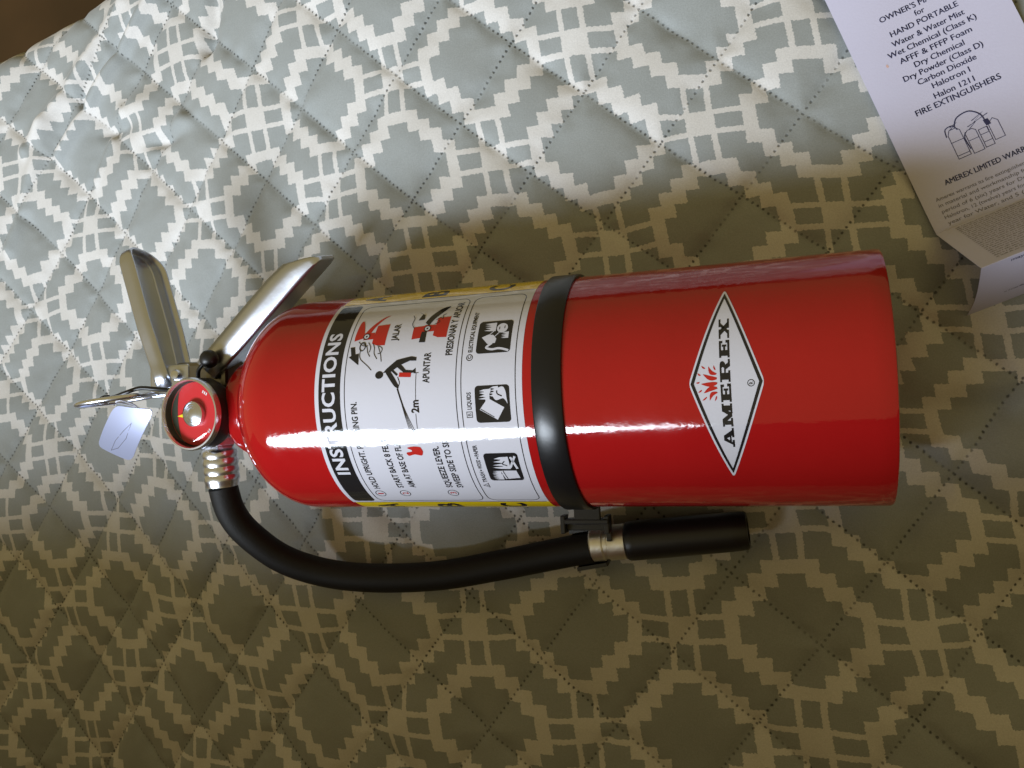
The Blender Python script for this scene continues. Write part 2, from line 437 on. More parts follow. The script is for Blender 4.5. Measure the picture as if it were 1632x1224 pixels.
    me.polygons.add(len(q)); me.polygons.foreach_set('loop_start', np.arange(0, q.size, 4, dtype=np.int32))
    me.update(calc_edges=True)
    me.polygons.foreach_set('use_smooth', np.ones(len(q), dtype=bool))
    for nm, a, c in (('print', I, J), ('stitch', SA, SB)):
        uv = me.uv_layers.new(name=nm); arr = np.stack([a.ravel()[q.ravel()], c.ravel()[q.ravel()]], -1)
        uv.data.foreach_set('uv', arr.ravel())
    o = bpy.data.objects.new('bedspread', me); COL.objects.link(o)
    # material
    m, nt, b = new_mat('quilted_print')
    def uvxy(nm):
        n = nt.nodes.new('ShaderNodeUVMap'); n.uv_map = nm
        s = nt.nodes.new('ShaderNodeSeparateXYZ'); nt.links.new(n.outputs[0], s.inputs[0])
        return S(nt, s.outputs[0]), S(nt, s.outputs[1])
    i, j = uvxy('print')
    bl1 = noise(nt, 900, 2); bl2 = noise(nt, 760, 2)
    i = i + (bl1 - 0.5) * 0.035; j = j + (bl2 - 0.5) * 0.035
    p = (i + j) * 0.5; qq = (i - j) * 0.5
    p0 = p.round(); q0 = qq.round(); cx = (i - (p0 + q0)).abs() * 8.0; cy = (j - (p0 - q0)).abs() * 8.0
    p1 = p.floor() + 0.5; q1 = qq.floor() + 0.5; dx = ((i - (p1 + q1)).abs() * 8.0).floor(); dy_ = ((j - (p1 - q1)).abs() * 8.0).floor()
    sm = dx + dy_
    white_d = (sm > 3.5) * (sm < 5.5) * (dx.max(dy_) < 4.5)
    lv = (cx > 0.62) * (cx < 1.06) * (cy < 3.05); lh = (cy > 0.62) * (cy < 1.06) * (cx < 3.05); sq = (cx < 1.06) * (cy < 1.06)
    white = white_d.max(lv.max(lh.max(sq)))
    a, c = uvxy('stitch')
    w1 = noise(nt, 160, 2); w2 = noise(nt, 45, 3); a = a + (w1 - 0.5) * 0.035; c = c + (bl1 - 0.5) * 0.012 + (w2 - 0.5) * 0.03
    fa = (a - a.round()).abs() * 51.2; fb = (c - c.round()).abs() * 52.6
    ta = c * (52.6 / 3.3); tb = a * (51.2 / 3.3)
    da = ((ta - ta.round()) * 3.3); db = ((tb - tb.round()) * 3.3)
    ra = (fa * fa + da * da).sqrt(); rb = (fb * fb + db * db).sqrt()
    dot = (1.0 - ra.min(rb).smooth(0.35, 0.95)) * (w2 * 2.2 - 0.35).max(0.25).min(1.0)
    tone = noise(nt, 18, 4); fine = noise(nt, 1500, 3)
    cg = nt.nodes.new('ShaderNodeMix'); cg.data_type = 'RGBA'
    cg.inputs[6].default_value = (0.215, 0.230, 0.226, 1); cg.inputs[7].default_value = (0.265, 0.280, 0.276, 1)
    nt.links.new(tone.k, cg.inputs[0])
    cw = nt.nodes.new('ShaderNodeMix'); cw.data_type = 'RGBA'
    cw.inputs[6].default_value = (0.47, 0.455, 0.435, 1); cw.inputs[7].default_value = (0.54, 0.525, 0.505, 1)
    nt.links.new(tone.k, cw.inputs[0])
    c1 = nt.nodes.new('ShaderNodeMix'); c1.data_type = 'RGBA'
    nt.links.new(white.k, c1.inputs[0]); nt.links.new(cg.outputs[2], c1.inputs[6]); nt.links.new(cw.outputs[2], c1.inputs[7])
    c2 = nt.nodes.new('ShaderNodeMix'); c2.data_type = 'RGBA'
    nt.links.new((dot * 0.86).k, c2.inputs[0]); nt.links.new(c1.outputs[2], c2.inputs[6]); c2.inputs[7].default_value = (0.03, 0.032, 0.03, 1)
    c3 = nt.nodes.new('ShaderNodeMix'); c3.data_type = 'RGBA'; c3.blend_type = 'MULTIPLY'; c3.inputs[0].default_value = 1.0
    wv = fine * 0.42 + 0.79; cr = nt.nodes.new('ShaderNodeCombineColor')
    for q_ in range(3): nt.links.new(wv.k, cr.inputs[q_])
    nt.links.new(c2.outputs[2], c3.inputs[6]); nt.links.new(cr.outputs[0], c3.inputs[7])
    nt.links.new(c3.outputs[2], b.inputs['Base Color'])
    b.inputs['Roughness'].default_value = 0.62; b.inputs['Specular IOR Level'].default_value = 0.3
    b.inputs['Sheen Weight'].default_value = 0.15
    add_bump(nt, b, fine * 0.25 - dot * 1.0 + tone * 0.3, 0.5, 0.0008)
    me.materials.append(m)
    tag(o, 'grey and white geometric print quilted bedspread under the red extinguisher', 'bedspread')
    return o
build_quilt()

# ================================================================== FIRE EXTINGUISHER
ext = empty('fire_extinguisher', EXT)
tag(ext, 'red fire extinguisher with black strap lying on the quilted bedspread', 'fire extinguisher')

# cylinder body with domed shoulder
prof = [(0.0, 3.0), (44.0, 3.0), (49.5, 0.4), (52.2, 0.0), (53.5, 0.35), (54.0, 1.3)]
prof += [(R, u) for u in np.linspace(8, 268, 27)]
for k in np.linspace(0, 1, 26):
    r = R * math.sqrt(max(0, 1 - k * k))
    if r < 25: break
    prof.append((r, 272 + 38 * k))
prof.append((20.0, 309.0))
body = lathe('cylinder', prof, 'red', ext, seg=128, smooth_ang=30)
lathe('neck_ring', [(22, 300), (25.0, 300), (26.0, 301.5), (26.0, 315), (24.5, 318), (21, 320), (16, 321)], 'red', ext, seg=72)

def wrap(level):
    rr = R + 0.08 + 0.07 * level
    return lambda s, u: (rr * math.sin(s / R), -rr * math.cos(s / R), u)

# ---- instruction label
S0 = -3.4; U0, U1 = 143.9, 244.3
lab = print_obj('instruction_label', poly2d([(S0 - 59.2, U0), (S0 + 59.2, U0), (S0 + 59.2, U1), (S0 - 59.2, U1)]), wrap(0), 'white_label', ext, 1.5)
for sg in (-1, 1):
    a, c = S0 + sg * 59.2, S0 + sg * 76
    y = print_obj('yellow_band', poly2d([(min(a, c), U0), (max(a, c), U0), (max(a, c), U1 - 1), (min(a, c), U1 - 1)]), wrap(0), 'yellow_label', lab, 1.5)
    print_obj('edge_line', stroke2d([(a, U0 + 1), (a, U1 - 2)], 0.35), wrap(1), 'black_ink', lab, 1.5)
    for ch, uc in (('A', 222), ('B', 190), ('C', 157)):
        vf = text2d(ch, 9.0, 12.0, 0.03); print_obj('class_letter', shift2d(vf, S0 + sg * 66 - 4.5, uc), wrap(1), 'black_ink', lab)
print_obj('header_band', poly2d(rrect(S0 - 57.2, 230.9, S0 + 57.2, 242.2, 2.0)), wrap(1), 'black_ink', lab, 1.5)
print_obj('lettering', shift2d(text2d('INSTRUCTIONS', 70.6, 6.5, 0.028, 1.06), -37.6, 233.9), wrap(2), 'white_label', lab)
print_obj('frame_line', stroke2d(rrect(S0 - 57, 174.0, S0 + 55, 228.7, 4.0), 0.38, True), wrap(1), 'black_ink', lab, 1.5)
print_obj('frame_line', stroke2d(rrect(S0 - 57, 146.9, S0 + 55, 171.6, 4.0), 0.38, True), wrap(1), 'black_ink', lab, 1.5)
B1 = 0.026
for t, s0, s1, u, cap in (('HOLD UPRIGHT. PULL RING PIN.', -48, -1.6, 222.6, 3.0), ('START BACK 8 FEET.', -47.4, -18.3, 210.0, 3.0), ('AIM AT BASE OF FLAME.', -47.4, -16.3, 203.8, 3.0),
                          ('SQUEEZE LEVER.', -47.6, -23.2, 185.4, 3.0), ('SWEEP SIDE TO SIDE.', -47.8, -16.8, 180.2, 3.0), ('JALAR', 26.3, 36.0, 204.6, 3.1), ('APUNTAR', 5.2, 19.2, 186.6, 3.2),
                          ('PRESIONAR Y', 17.2, 36.0, 176.4, 3.2), ('APLICAR', 37.0, 48.4, 176.4, 3.2), ('ELECTRICAL EQUIPMENT', 17.8, 39.4, 167.0, 1.9), ('LIQUIDS', -7.2, 0.2, 167.2, 1.9),
                          ('TRASH', -44.2, -37.4, 167.4, 1.9), ('WOOD', -35.6, -30.6, 167.4, 1.9), ('PAPER', -28.8, -23.2, 167.4, 1.9)):
    print_obj('lettering', shift2d(text2d(t, s1 - s0, cap, B1), s0, u), wrap(1), 'black_ink', lab)
print_obj('lettering', shift2d(text2d('2m', 5.6, 3.6, 0.03), -7.6, 192.0), wrap(2), 'black_ink', lab)
for sx in (-36.5, -29.7): print_obj('dot_mark', poly2d(circle2d(sx, 168.3, 0.45, 12)), wrap(1), 'black_ink', lab, None)
for n_, u in (('1', 224.3), ('2', 211.3), ('3', 186.9)):
    print_obj('number_ring', stroke2d(circle2d(-52.4, u, 2.5, 28), 0.35, True), wrap(1), 'black_ink', lab)
    print_obj('number', shift2d(text2d(n_, 1.7 if n_ != '1' else 0.9, 2.9, 0.012), -53.2 if n_ != '1' else -52.9, u - 1.45), wrap(1), 'red_ink', lab)
# class symbols: circled C, squared B, triangle A
print_obj('class_symbol', merge2d([stroke2d(circle2d(15.4, 168.0, 1.35, 20), 0.35, True), shift2d(text2d('C', 1.2, 1.5, 0.03), 14.8, 167.3)]), wrap(1), 'black_ink', lab)
print_obj('class_symbol', merge2d([stroke2d([(-10.6, 167), (-8.2, 167), (-8.2, 169.5), (-10.6, 169.5)], 0.28, True), shift2d(text2d('B', 1.1, 1.5, 0.0), -9.95, 167.5)]), wrap(1), 'black_ink', lab)
print_obj('class_symbol', merge2d([stroke2d([(-47.8, 167.3), (-44.9, 167.3), (-46.3, 169.9)], 0.28, True), shift2d(text2d('A', 0.9, 1.1, 0.0), -46.8, 167.5)]), wrap(1), 'black_ink', lab)

def flame(cx, cy, w, h, seed):
    """a ragged flame standing on (cx,cy); +y up"""
    rs = random.Random(seed); L = [(-0.5, 0.0)]; n = 4
    for k in range(n):
        x = -0.5 + (k + 0.5) / n; L += [(x - 0.09 + rs.uniform(-.03, .03), 0.45 + rs.uniform(0, .15)), (x + rs.uniform(-.06, .06), 0.8 + rs.uniform(0, .25)), (x + 0.10, 0.42 + rs.uniform(-.1, .1))]
    L += [(0.5, 0.0)]
    return poly2d([(cx + x * w, cy + y * h) for x, y in L])

# three pictograms in black rounded squares
def picto(s0, s1, parts_white, parts_black=(), vert=(149.6, 165.3)):
    p = print_obj('pictogram', poly2d(rrect(s0, vert[0], s1, vert[1], 1.6)), wrap(1), 'black_ink', lab)
    print_obj('pictogram_drawing', merge2d(parts_white), wrap(2), 'white_label', lab)
    if parts_black: print_obj('pictogram_detail', merge2d(parts_black), wrap(3), 'black_ink', lab)
# electrical: plug, socket, cord, flames
picto(16.9, 33.1, [poly2d([(21.2, 160.2), (24.6, 163.2), (25.9, 160.4), (25.6, 158.0), (23.6, 156.4), (21.6, 156.8)]),
                   stroke2d(curve2d([(21.6, 158.2), (19.6, 160.6), (18.6, 158.0), (18.9, 155.0), (18.3, 152.2), (17.6, 150.4)]), 1.0),
                   stroke2d([(25.2, 160.4), (28.2, 157.4)], 0.35), stroke2d([(24.0, 158.0), (27.0, 155.2)], 0.35),
                   poly2d(circle2d(29.0, 154.3, 2.5, 20)), flame(29.8, 157.2, 4.5, 5.8, 3), flame(25.2, 151.0, 3.2, 3.4, 8)],
      [stroke2d([(28.2, 155.6), (29.6, 155.6)], 0.35), stroke2d([(28.6, 153.2), (30.0, 153.2)], 0.35)])
# liquids: tipped can pouring into flames
picto(-13.1, 2.8, [poly2d([(-12.0, 155.6), (-7.4, 163.4), (-2.6, 159.4), (-6.8, 152.2)]), stroke2d(curve2d([(-3.6, 160.2), (-1.6, 160.0), (-0.2, 158.6), (1.4, 158.2)]), 0.7),
                   flame(0.0, 154.6, 4.6, 4.2, 5), poly2d(curve2d([(-5.4, 150.6), (-3.0, 152.4), (-3.6, 155.8), (-1.0, 157.2), (1.2, 155.2), (2.0, 152.6), (0.2, 151.4), (-2.2, 151.0)])), flame(-1.0, 158.6, 4.5, 5.0, 9)],
      [stroke2d([(-10.8, 157.0), (-7.1, 163.0)], 0.3), stroke2d(curve2d([(-2.0, 153.0), (-1.0, 155.0), (0.4, 155.2)]), 0.5)])
# trash: bin with flames beside a wood fire
picto(-43.0, -27.4, [poly2d([(-42.0, 158.0), (-36.8, 159.2), (-36.9, 152.0), (-41.4, 151.2)]), flame(-40.6, 158.8, 3.4, 4.8, 11), flame(-38.2, 159.2, 2.6, 4.4, 12),
                     flame(-32.6, 154.2, 6.6, 8.0, 13), poly2d([(-36.0, 151.6), (-29.6, 153.6), (-29.3, 152.6), (-35.7, 150.6)]), poly2d([(-29.4, 150.6), (-35.4, 153.8), (-34.9, 154.6), (-28.9, 151.5)])],
      [stroke2d([(-41.9, 157.0), (-36.9, 158.1)], 0.35), stroke2d(curve2d([(-34.0, 155.4), (-33.0, 157.4), (-31.6, 156.2)]), 0.5)])
# PASS drawings: two red extinguisher heads with a hand, arrow, man aiming at a fire
def head(cs, cu):
    """small red extinguisher head drawing, gauge at (cs,cu); its up axis is +u"""
    red = [poly2d([(cs - 4.0, cu - 3.4), (cs + 6.2, cu - 4.0), (cs + 6.6, cu - 10.2), (cs - 5.4, cu - 10.2), (cs - 5.2, cu - 6.0)]),
           poly2d([(cs - 1.8, cu + 1.6), (cs + 2.2, cu + 1.6), (cs + 2.0, cu - 3.6), (cs - 1.6, cu - 3.6)])]
    return red
g1 = head(29.8, 220.6) + [poly2d(curve2d([(27.6, 226.6), (31, 226.8), (38.6, 226.2), (39.2, 224.6), (33, 222.6), (29, 222.2)])), poly2d(curve2d([(30.4, 219.6), (35.6, 217.4), (40.4, 214.2), (42.4, 211.9), (41.2, 214.9), (36.4, 219.2), (31.8, 222.0)]))]
print_obj('drawing_red', merge2d(g1), wrap(1), 'red_ink', lab)
g2 = head(31.8, 190.6) + [poly2d([(26.4, 197.4), (33.2, 197.6), (33.6, 192.0), (27.0, 192.0)])]
print_obj('drawing_red', merge2d(g2), wrap(1), 'red_ink', lab)
g2b = [poly2d(curve2d([(33.6, 190.2), (37.6, 188.2), (42.6, 184.4), (45.8, 182.6), (44.4, 186.4), (39.6, 190.4), (35.4, 192.4)])), poly2d([(37.4, 196.4), (41.4, 195.2), (43.4, 197.8), (40.6, 193.8), (37.6, 193.4)]), poly2d([(24.6, 193.4), (30.2, 193.0), (30.2, 190.6), (24.4, 190.4)])]
print_obj('drawing_dark', merge2d(g2b), wrap(2), 'black_ink', lab)
for cs, cu in ((29.8, 220.8), (31.8, 190.6)):
    print_obj('drawing_gauge', poly2d(circle2d(cs, cu, 1.5, 18)), wrap(2), 'white_label', lab)
    print_obj('drawing_gauge_ring', merge2d([stroke2d(circle2d(cs, cu, 1.5, 18), 0.4, True), poly2d(circle2d(cs, cu, 0.5, 10))]), wrap(3), 'black_ink', lab)
hand = [stroke2d(curve2d(p), 0.32) for p in ([(26.6, 222.6), (24.4, 219.6), (21.2, 218.4), (19.0, 217.0)], [(26.4, 219.0), (23.8, 217.4), (21.2, 217.6)], [(25.8, 216.6), (23.4, 215.4), (20.4, 215.0), (17.6, 213.2)], [(24.8, 214.0), (22.4, 212.8), (19.6, 211.6), (16.2, 210.8)],
                                             [(22.4, 222.4), (18.4, 221.8), (14.6, 217.6), (12.4, 215.4)], [(27.2, 224.2), (25.0, 221.8), (24.6, 219.0)], [(24.2, 213.2), (22.8, 211.4), (20.6, 211.6), (20.2, 213.2)],
                                             [(36.8, 187.4), (38.2, 185.6), (37.4, 184.2), (39.6, 184.6), (40.4, 183.2)], [(34.2, 187.6), (35.4, 185.4), (36.6, 186.2)], [(41.0, 199.8), (38.6, 198.6), (35.2, 198.8), (32.4, 197.2)])]
hand.append(stroke2d(circle2d(24.4, 221.6, 2.2, 18, 1.4), 0.5, True))
print_obj('hand_drawing', merge2d(hand), wrap(2), 'black_ink', lab)
print_obj('arrow', poly2d([(24.2, 228.0), (24.4, 225.6), (20.6, 224.6), (20.9, 222.9), (15.2, 222.3), (19.4, 227.8), (19.9, 226.6), (23.9, 227.6)]), wrap(2), 'black_ink', lab)
man = [poly2d(circle2d(10.0, 211.2, 1.75, 16, 2.0)), poly2d([(10.8, 209.4), (12.6, 207.8), (16.4, 203.2), (17.0, 200.6), (17.8, 196.0), (17.2, 193.4), (15.6, 193.4), (15.8, 196.4), (14.0, 201.0), (11.2, 205.2)]),
       poly2d([(16.2, 203.0), (13.4, 199.8), (11.6, 198.2), (11.2, 194.8), (12.3, 193.4), (10.2, 193.2), (10.0, 198.6), (12.4, 201.6), (14.0, 203.6)]), poly2d([(11.6, 208.6), (7.8, 206.0), (4.6, 203.6), (3.2, 201.6), (4.4, 201.2), (8.4, 203.6), (11.2, 205.6)]),
       stroke2d([(12.6, 205.8), (9.4, 202.2)], 1.0)]
print_obj('man_drawing', merge2d(man), wrap(2), 'black_ink', lab)
print_obj('drawing_red', poly2d([(8.6, 201.4), (10.6, 201.2), (10.2, 195.4), (8.2, 195.6)]), wrap(2), 'red_ink', lab)
print_obj('flame_drawing', merge2d([poly2d(curve2d([(-23.4, 194.0), (-23.0, 197.0), (-23.6, 200.6), (-24.8, 198.6), (-25.6, 199.0), (-26.0, 201.4), (-27.6, 200.6), (-27.0, 197.4), (-27.6, 194.2), (-25.4, 193.2)], 3))]), wrap(2), 'red_ink', lab)
sp = [stroke2d([(3.4, 202.0), (-4.2, 199.6)], 0.7), stroke2d(curve2d([(8.6, 202.0), (6.0, 201.0), (4.2, 201.6)]), 0.35)]
for k in range(4): sp.append(stroke2d([(-3.0, 200.2 - 0.12 * k), (-19.4 + 0.5 * k, 196.6 - 0.8 * k)], 0.22))
sp.append(stroke2d([(10.0, 193.0), (-2.0, 193.2)], 0.22)); sp.append(stroke2d([(-8.0, 193.6), (-19.6, 193.8)], 0.22)); sp.append(stroke2d([(10.0, 191.8), (10.0, 194.2)], 0.25))
print_obj('spray_drawing', merge2d(sp), wrap(2), 'black_ink', lab)

# ---- brand decal (diamond)
DC, DU = -1.1, 60.85
def diamond(hs, hu, r=1.6):
    P = [(DC + hs, DU), (DC, DU + hu), (DC - hs, DU), (DC, DU - hu)]; out = []
    for k in range(4):
        p = Vector(P[k]); a = (Vector(P[k - 1]) - p).normalized(); c = (Vector(P[(k + 1) % 4]) - p).normalized()
        s_ = p + a * r; e_ = p + c * r
        for t in (0, .25, .5, .75, 1): out.append(tuple((1 - t) ** 2 * s_ + 2 * t * (1 - t) * p + t * t * e_))
    return out
dec = print_obj('brand_decal', poly2d(diamond(41.9, 14.3, 2.2)), wrap(0), 'white_label', ext, 1.5)
print_obj('border_line', stroke2d([(DC + 38.0, DU), (DC, DU + 12.9), (DC - 38.0, DU), (DC, DU - 12.9)], 1.25, True), wrap(1), 'black_ink', dec, 1.5)
def slab(ch, x, w, y, h):
    """slab-serif capital built from bars; x left, width w"""
    t = 0.27 * h; f = 0.30 * h; q = []
    X_ = lambda a: x + a * w
    bar = lambda a, b_, c, d_: q.append(poly2d([(X_(a), y + b_ * h), (X_(c), y + b_ * h), (X_(c), y + d_ * h), (X_(a), y + d_ * h)]))
    pg = lambda L: q.append(poly2d([(X_(a), y + b_ * h) for a, b_ in L]))
    if ch == 'A':
        pg([(.10, .1), (.36, 1), (.62, 1), (.93, .1), (.63, .1), (.47, .72), (.22, .1)]); bar(.25, .28, .72, .44); bar(0, 0, .38, .2); bar(.52, 0, 1, .2)
    elif ch == 'M':
        bar(.08, 0, .26, 1); bar(.70, 0, .92, 1); pg([(.10, 1), (.34, 1), (.52, .45), (.68, 1), (.90, 1), (.58, .05), (.44, .05)]); bar(0, 0, .38, .2); bar(.58, 0, 1, .2); bar(0, .8, .3, 1); bar(.7, .8, 1, 1)
    elif ch == 'E':
        bar(.10, 0, .42, 1); bar(0, 0, 1, .2); bar(0, .8, .96, 1); bar(.3, .4, .66, .6); bar(.62, .28, .74, .72); bar(.84, 0, 1, .36); bar(.82, .66, .96, 1)
    elif ch == 'R':
        bar(.10, 0, .40, 1); bar(0, 0, .5, .2); bar(0, .82, .66, 1); bar(.3, .42, .66, .58); pg(curve2d([(.60, 1), (.84, .96), (.92, .74), (.82, .48), (.60, .42)], 4) + [(.62, .58), (.66, .7), (.62, .82)]); pg([(.52, .5), (.74, .5), (.86, .18), (1.0, .2), (1.0, 0), (.68, 0)])
    elif ch == 'X':
        pg([(.08, 1), (.38, 1), (.92, 0), (.60, 0)]); pg([(.70, 1), (.88, 1), (.34, 0), (.14, 0)]); bar(0, .82, .46, 1); bar(.58, .82, .98, 1); bar(.02, 0, .42, .18); bar(.52, 0, 1, .18)
    return merge2d(q)
x = -27.2
for ch, w in zip('AMEREX', (8.2, 9.2, 7.1, 8.9, 7.1, 8.7)):
    print_obj('letter', slab(ch, x, w, 59.1, 3.95), wrap(1), 'black_ink', dec, 2.0); x += w + 0.62
# flame emblem: five leaf-shaped tongues with gaps
def leaf(bx, by, tx, ty, w, bend):
    b_ = Vector((bx, by)); t_ = Vector((tx, ty)); d_ = t_ - b_; n_ = Vector((-d_.y, d_.x)).normalized()
    L = []; Rr = []
    for k in range(9):
        t = k / 8; c = b_ + d_ * t + n_ * bend * math.sin(t * math.pi * 1.15); hw = w * (math.sin(math.pi * min(1, t * 0.92 + 0.08)) ** 0.8) * (1 - 0.35 * t)
        L.append(tuple(c + n_ * hw)); Rr.append(tuple(c - n_ * hw))
    return poly2d(L + Rr[::-1])
fl_parts = []
for bs, ts, tu, bw, bn in ((-3.7, -6.6, 67.6, .62, -.8), (-2.0, -3.7, 69.6, .70, -.5), (-0.2, -0.4, 70.4, .72, .3), (1.6, 3.3, 69.6, .70, .5), (3.3, 6.2, 67.6, .62, .8)):
    fl_parts.append(leaf(-0.9 + bs, 64.2 + abs(bs) * 0.05, -0.9 + ts, tu, bw * 1.45, bn))
for bs, bu, ts, tu in ((-5.4, 68.4, -6.8, 70.2), (-2.6, 70.2, -3.6, 71.6), (0.4, 70.9, 0.2, 72.3), (3.0, 70.4, 4.0, 71.6), (5.6, 68.6, 6.8, 70.0), (-5.2, 64.7, -7.2, 65.4), (4.9, 64.7, 6.8, 65.4)):
    fl_parts.append(leaf(-0.9 + bs, bu, -0.9 + ts, tu, .36, .1))
print_obj('flame_emblem', merge2d(fl_parts), wrap(1), 'red_ink', dec, 2.0)
print_obj('registered_mark', merge2d([stroke2d(circle2d(-1.6, 51.6, 1.25, 20), 0.28, True), shift2d(text2d('R', 1.0, 1.4, 0.01), -2.1, 50.9)]), wrap(1), 'black_ink', dec, None)

# ---- strap round the cylinder, its clip, nozzle
V = []; F = []; n = 120
for k in range(n):
    a = 2 * math.pi * k / n
    s_ = ((a + math.pi) % (2 * math.pi) - math.pi) * R
    uc = 133.2 + 1.6 * (1 - math.cos(a)) * (1 if math.sin(a) > 0 else 0.1)
    for rr, du in ((R + 0.1, -6.4), (R + 1.1, -6.4), (R + 1.5, -5.8), (R + 1.5, 5.8), (R + 1.1, 6.4), (R + 0.1, 6.4)):
        V.append((rr * math.sin(a), -rr * math.cos(a), uc + du))
for k in range(n):
    k2 = (k + 1) % n
    for q in range(6):
        q2 = (q + 1) % 6; F.append((k * 6 + q, k2 * 6 + q, k2 * 6 + q2, k * 6 + q2))
st = mesh_obj('strap', V, F, 'strap', ext); shade_auto(st, 40)

hose = tube('hose', [LW(p) for p in HOSE[2:]], 8.0, 'black_rubber', ext, seg=32)
# ferrule at the valve: four crimped ribs
fp = []; 
for k in range(4):
    h = 4.6 * k; fp += [(9.15, h), (9.6, h + 0.9), (9.6, h + 3.3), (9.15, h + 4.3)]
fa, fb = LW((-294.0, -8.8, 42.2)), LW((-293.9, -30.5, 40))
lathe('hose_coupling', [(7, -2)] + fp + [(8.9, 20.5), (7, 20.6)], 'chrome', ext, origin=fa, axis=fb - fa, seg=40, ref=(0, 1, 0.2), smooth_ang=55)
na, nb = LW(NOZ[0]), LW(NOZ[1]); nax = (nb - na).normalized()
lathe('nozzle_coupling', [(6, -19.5), (8.2, -19.4), (8.9, -18.6), (8.9, -13), (8.2, -12.3), (8.2, -10.6), (9.0, -10), (9.0, -1.5), (8, -1), (7, 0.5)], 'brass', ext, origin=na, axis=nax, seg=20, smooth_ang=25)
lathe('nozzle', [(6, -1.2), (9.2, -1), (9.8, 0), (9.9, 3), (9.6, 50), (9.3, 57.2), (8.6, 58.2), (6.4, 58.2), (6.0, 50), (0.5, 48)], 'black_plastic', ext, origin=na, axis=nax, seg=48)
# clip: saddle on the strap, C-shaped jaw round the hose end, two upright lugs
def box(bm, c, ax, ay, az, dx, dy, dz, bev=0.5):
    vs_ = []
    for i in (-1, 1):
        for j_ in (-1, 1):
            for k in (-1, 1): vs_.append(bm.verts.new(Vector(c) + Vector(ax) * dx * i / 2 + Vector(ay) * dy * j_ / 2 + Vector(az) * dz * k / 2))
    fs = [bm.faces.new([vs_[i] for i in f]) for f in ((0, 1, 3, 2), (4, 6, 7, 5), (0, 4, 5, 1), (2, 3, 7, 6), (0, 2, 6, 4), (1, 5, 7, 3))]
    es = list({e for f in fs for e in f.edges})
    bmesh.ops.bevel(bm, geom=es, offset=bev, segments=2, affect='EDGES', profile=0.5)
bm = bmesh.new(); WX, WY, WZ = (Vector(EXTI.to_3x3() @ Vector(a)) for a in ((1, 0, 0), (0, 1, 0), (0, 0, 1)))
box(bm, LW((-90, -50.0, 29)), WX, WY, WZ, 22, 2.4, 9)
box(bm, LW((-89.5, -44.0, 32)), WX, WY, WZ, 13, 15, 2.4)
box(bm, LW((-91, -52.6, 28)), WX, WY, WZ, 20, 4.5, 2.0)
for xx in (-102, -80): box(bm, LW((xx, -51.5, 29)), WX, WY, WZ, 2.4, 9, 8)
box(bm, LW((-80.2, -57, 26)), WX, WY, WZ, 2.6, 7, 2.2)
clip = bm_obj('hose_clip', bm, 'black_plastic', ext)
V = []; F = []; cc = LW((-93.5, -65.6, 15.3)); k_n = 30
ca = (LW(HOSE[11]) - LW(HOSE[10])).normalized(); c1 = (WZ - ca * WZ.dot(ca)).normalized(); c2_ = ca.cross(c1)
for k in range(k_n + 1):
    a = math.radians(85 + 190 * k / k_n)
    for rr, h in ((8.7, -8), (10.6, -8), (10.6, 8), (8.7, 8)): V.append(cc + ca * h + (c1 * math.cos(a) + c2_ * math.sin(a)) * rr)
for k in range(k_n):
    for q in range(4): q2 = (q + 1) % 4; F.append((4 * k + q, 4 * k + 4 + q, 4 * k + 4 + q2, 4 * k + q2))
F += [(3, 2, 1, 0), tuple(4 * k_n + q for q in range(4))]
jaw = mesh_obj('clip_jaw', V, F, 'black_plastic', clip); shade_auto(jaw, 40)

# ---- valve
valve = lathe('valve_body', [(10, 322), (15, 324), (16, 327), (16, 331), (12.5, 333), (12.5, 352), (11, 356), (8, 357.5), (0.5, 358)], 'dark_metal', ext, seg=40)
bm = bmesh.new()
box(bm, LW((-299, 27, 42)), WX, WY, WZ, 34, 26, 20, 2.5); bm_obj('valve_block', bm, 'dark_metal', valve)
lathe('hose_outlet', [(8.0, 0), (9.5, 1), (9.5, 12), (8, 13.5)], 'chrome', valve, origin=LW((-294.4, 5.5, 42)), axis=(LW((-294, -10, 42)) - LW((-294.4, 5.5, 42))), seg=6, smooth_ang=20)

